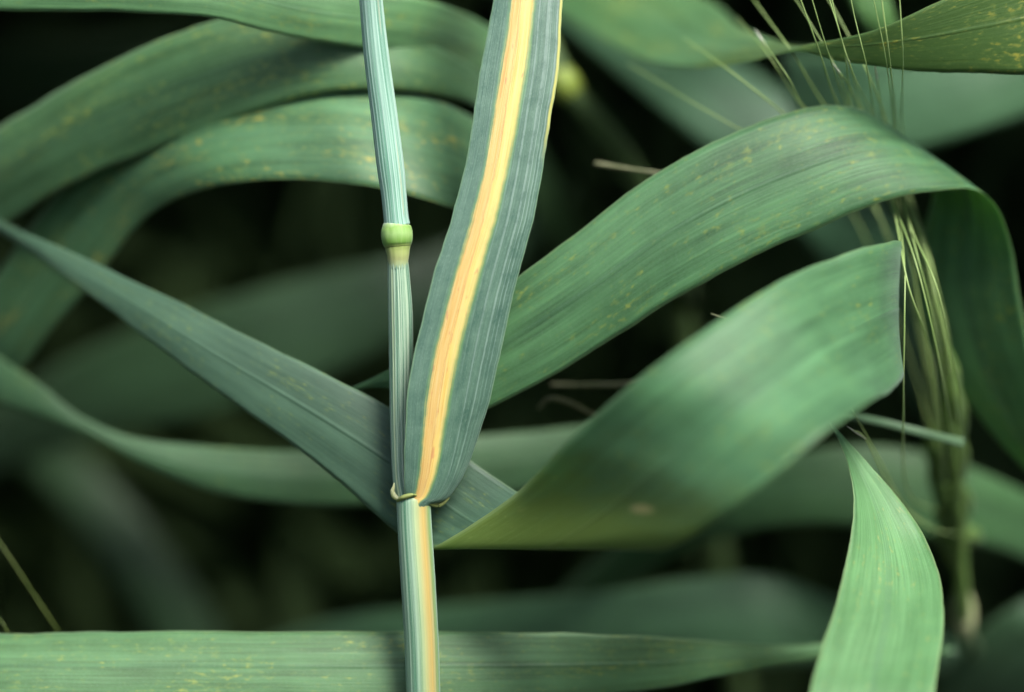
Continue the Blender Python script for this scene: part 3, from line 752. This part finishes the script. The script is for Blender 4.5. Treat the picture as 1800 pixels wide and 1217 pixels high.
# ------------------------------------------------------------------ the awned ear
def ear():
    root = empty('barley_ear', P(1690, 1100, 58))
    tag(root, 'green barley ear with long thin awns fanning up past the crested leaf', 'barley ear')
    kern_m = plain_mat('kernel_husk', lin(90, 132, 56, .58), lin(136, 170, 92, .6), 0.45, 0.2, 12, 2, 0.08, 40)
    awn_m = plain_mat('awn_green', lin(146, 184, 96, .68), lin(188, 214, 140, .7), 0.42, 0.25, 6, 1.2, 0.15, 41)
    base_m = plain_mat('ear_base', lin(190, 208, 140, .68), lin(220, 228, 180, .7), 0.5, 0.02, 9, 3, 0.05, 42)
    tube('rachis', [P(1900, 1500, 260), P(1760, 1260, 170), P(1702, 1120, 72), P(1694, 1090, 58), P(1688, 950, 50), P(1676, 800, 40), P(1668, 640, 32), P(1664, 600, 30)], [1.2, 1.2, 1.2, 1.3, 1.1, .9, .6, .3], kern_m, root, 50, 12)
    tube('ear_base', [P(1698, 1120, 60), P(1696, 1100, 59), P(1694, 1078, 58), P(1692, 1054, 57), P(1690, 1032, 56)], [.9, 1.7, 2.0, 1.7, 1.0], base_m, root, 16, 16)

    # (kernel foot) -> waypoints of its awn: down by the ear, past the crest, out at the top
    W = [
        [(1662, 860, 44), (1640, 640, 14), (1596, 500, 2), (1566, 350, 14), (1520, 250, 20), (1472, 182, 16), (1440, 90, 1), (1404, -10, -4), (1370, -110, -4)],
        [(1676, 820, 42), (1655, 660, 10), (1612, 470, 4), (1568, 352, 16), (1528, 258, 22), (1488, 186, 17), (1455, 90, 1), (1424, -12, -4), (1392, -120, -4)],
        [(1684, 900, 46), (1690, 720, 20), (1668, 600, 8), (1645, 500, 4), (1600, 395, 12), (1578, 300, 25), (1572, 230, 21), (1558, 110, 0), (1534, -10, -4), (1512, -130, -4)],
        [(1670, 780, 40), (1660, 690, 22), (1640, 560, 10), (1610, 440, 8), (1582, 330, 25), (1576, 230, 22), (1563, 100, -1), (1549, -10, -5), (1540, -120, -5)],
        [(1690, 860, 46), (1684, 760, 30), (1670, 640, 16), (1640, 500, 14), (1605, 360, 28), (1586, 230, 23), (1587, 100, -1), (1581, -10, -4), (1576, -120, -4)],
        [(1650, 900, 48), (1594, 860, 26), (1588, 700, 6), (1590, 560, 0), (1588, 440, 6), (1562, 300, 24), (1534, 204, 20), (1500, 130, 4), (1474, 50, 1), (1455, -40, 2)],
        [(1656, 840, 44), (1644, 700, 30), (1620, 560, 22), (1590, 420, 22), (1530, 290, 28), (1452, 190, 22), (1392, 92, 13), (1335, 14, 20), (1290, -50, 26)],
        [(1668, 760, 40), (1652, 640, 28), (1620, 480, 22), (1560, 330, 28), (1480, 240, 25), (1412, 188, 18), (1352, 100, 14), (1296, 30, 24)],
        [(1680, 760, 38), (1668, 640, 28), (1630, 470, 24), (1570, 340, 28), (1490, 250, 23), (1416, 190, 15), (1384, 134, 8), (1332, 60, 14)],
        [(1646, 800, 46), (1634, 660, 36), (1590, 480, 34), (1520, 340, 36), (1440, 260, 34), (1382, 204, 18), (1290, 130, 16), (1200, 66, 26)],
        [(1660, 900, 50), (1630, 740, 42), (1570, 540, 44), (1490, 360, 44), (1400, 280, 36), (1312, 234, 20), (1210, 176, 22), (1104, 112, 32)],
        [(1672, 700, 34), (1664, 600, 24), (1640, 470, 20), (1600, 340, 28), (1556, 222, 20), (1546, 165, 12), (1538, 118, 7)],
        [(1668, 660, 30), (1658, 560, 22), (1628, 440, 20), (1580, 330, 28), (1514, 196, 18), (1492, 150, 10), (1468, 118, 6)],
        [(1664, 620, 28), (1652, 520, 20), (1616, 410, 20), (1570, 310, 28), (1520, 200, 20), (1504, 150, 12), (1490, 104, 4)],
        [(1690, 940, 50), (1640, 930, 34), (1590, 890, 24), (1545, 805, 14), (1502, 728, 8), (1470, 670, 6)],
        [(1640, 760, 46), (1626, 640, 38), (1596, 520, 34), (1560, 420, 34), (1530, 330, 36), (1498, 200, 24), (1484, 90, 1), (1452, -20, -2)],
        [(1672, 720, 36), (1658, 600, 24), (1622, 440, 22), (1580, 330, 28), (1540, 215, 20), (1524, 120, 2), (1500, 20, 0), (1486, -60, 0)],
        [(1660, 700, 34), (1640, 560, 24), (1600, 420, 24), (1550, 310, 28), (1500, 200, 20), (1470, 120, 8), (1424, 40, 10), (1380, -30, 14)],
        [(1676, 680, 34), (1660, 560, 26), (1622, 420, 24), (1592, 330, 30), (1562, 225, 22), (1530, 140, 12), (1490, 60, 14), (1440, -30, 18)],
        [(1652, 940, 52), (1600, 900, 30), (1560, 850, 16), (1520, 770, 6), (1496, 755, 4)],
    ]
    tipm = plain_mat('awn_dry_tip', lin(206, 214, 190, .7), lin(226, 230, 212, .7), 0.5, 0.05, 3, 2, .1, 43)
    for i, w in enumerate(W):
        p = [P(*q) for q in w]
        a, d = p[0], (p[1] - p[0]).normalized()
        L = 0.0115
        kn = tube('kernel', [a - d * L, a - d * L * .75, a - d * L * .35, a, a + d * .002], [.35, 1.35, 1.8, 1.0, .28], kern_m, root, 14, 10)
        n = len(p)
        r = [0.15 * (1 - 0.5 * k / (n - 1)) + (0.0 if i % 3 else 0.03) for k in range(n)]
        aw = tube('awn', p, r, awn_m, kn, 60, 7)
        if i in (8, 11, 12, 13, 19):
            # split, dried-out tip
            e = p[-1]
            d2 = (p[-1] - p[-2]).normalized()
            tube('dry_tip', [e - d2 * .0035, e - d2 * .001, e + d2 * .001 + UP * .0001], [.11, .17, .04], tipm, kn, 10, 6)
    return root


ear()

# ------------------------------------------------------------------ stray dry awns and slips between the leaves
dry = plain_mat('dry_awn', lin(122, 132, 88, .56), lin(158, 162, 124, .58), 0.5, 0.1, 3, 2, .05, 50)
grn = plain_mat('green_awn', lin(110, 138, 60, .58), lin(142, 166, 86, .6), 0.5, 0.15, 3, 2, .05, 51)


def stray(label, pts, r, m, flat=1.0):
    o = tube('barley_awn', [P(*p) for p in pts], r, m, None, 40, 8, None, flat)
    tag(o, label, 'awn')


stray('short awn with a pale blunt end poking left from the crested leaf', [(1046, 288, 24), (1062, 290, 23), (1110, 298, 22), (1165, 306, 22), (1260, 330, 26), (1380, 380, 34)], [.36, .36, .28, .26, .26, .24], dry)
stray('straight pale dry awn lying level in the dark gap below the crested leaf', [(968, 676, 30), (1030, 677, 29), (1110, 675, 28), (1200, 668, 28), (1320, 655, 32)], [.25, .34, .38, .38, .3], dry)
stray('bent dry awn with a hooked tip in the dark gap below the level awn', [(946, 718, 26), (958, 706, 25), (970, 700, 24), (1000, 708, 25), (1040, 728, 27), (1120, 780, 34)], [.2, .28, .34, .32, .3, .28], dry)
stray('thin awn slanting down in the dark corner hollow above the bottom leaf', [(-60, 870, 26), (0, 955, 24), (50, 1030, 24), (100, 1106, 26), (160, 1200, 34)], [.07, .08, .09, .1, .1], grn)
stray('awn tip just showing above the bottom leaf beside the picture edge', [(-40, 1050, 18), (0, 1090, 17), (14, 1114, 17), (40, 1180, 20)], [.07, .08, .09, .1], grn)
stray('tiny hair-like awn tip beside the upper edge of the folded leaf', [(1250, 552, -6), (1262, 556, -7), (1280, 562, -8), (1310, 590, -6)], [.1, .12, .12, .12], dry)
slip = [(1460, 716, 26, 1462, 722, 26, .05), (1500, 726, 24, 1500, 738, 24, .1), (1560, 738, 22, 1558, 751, 22, .1), (1630, 756, 22, 1626, 770, 22, .1), (1690, 770, 24, 1686, 786, 24, .1), (1694, 772, 24, 1690, 788, 24, .1)]
o, *_ = blade('grass_slip', slip, plain_mat('pale_slip', lin(96, 136, 96, K), lin(124, 162, 124, K), .5, .2, 12, 1, .1, 52), None, 40, 6, 0, .1, 70)
tag(o, 'narrow pale strip of leaf cut off square, lying across the awns', 'leaf')
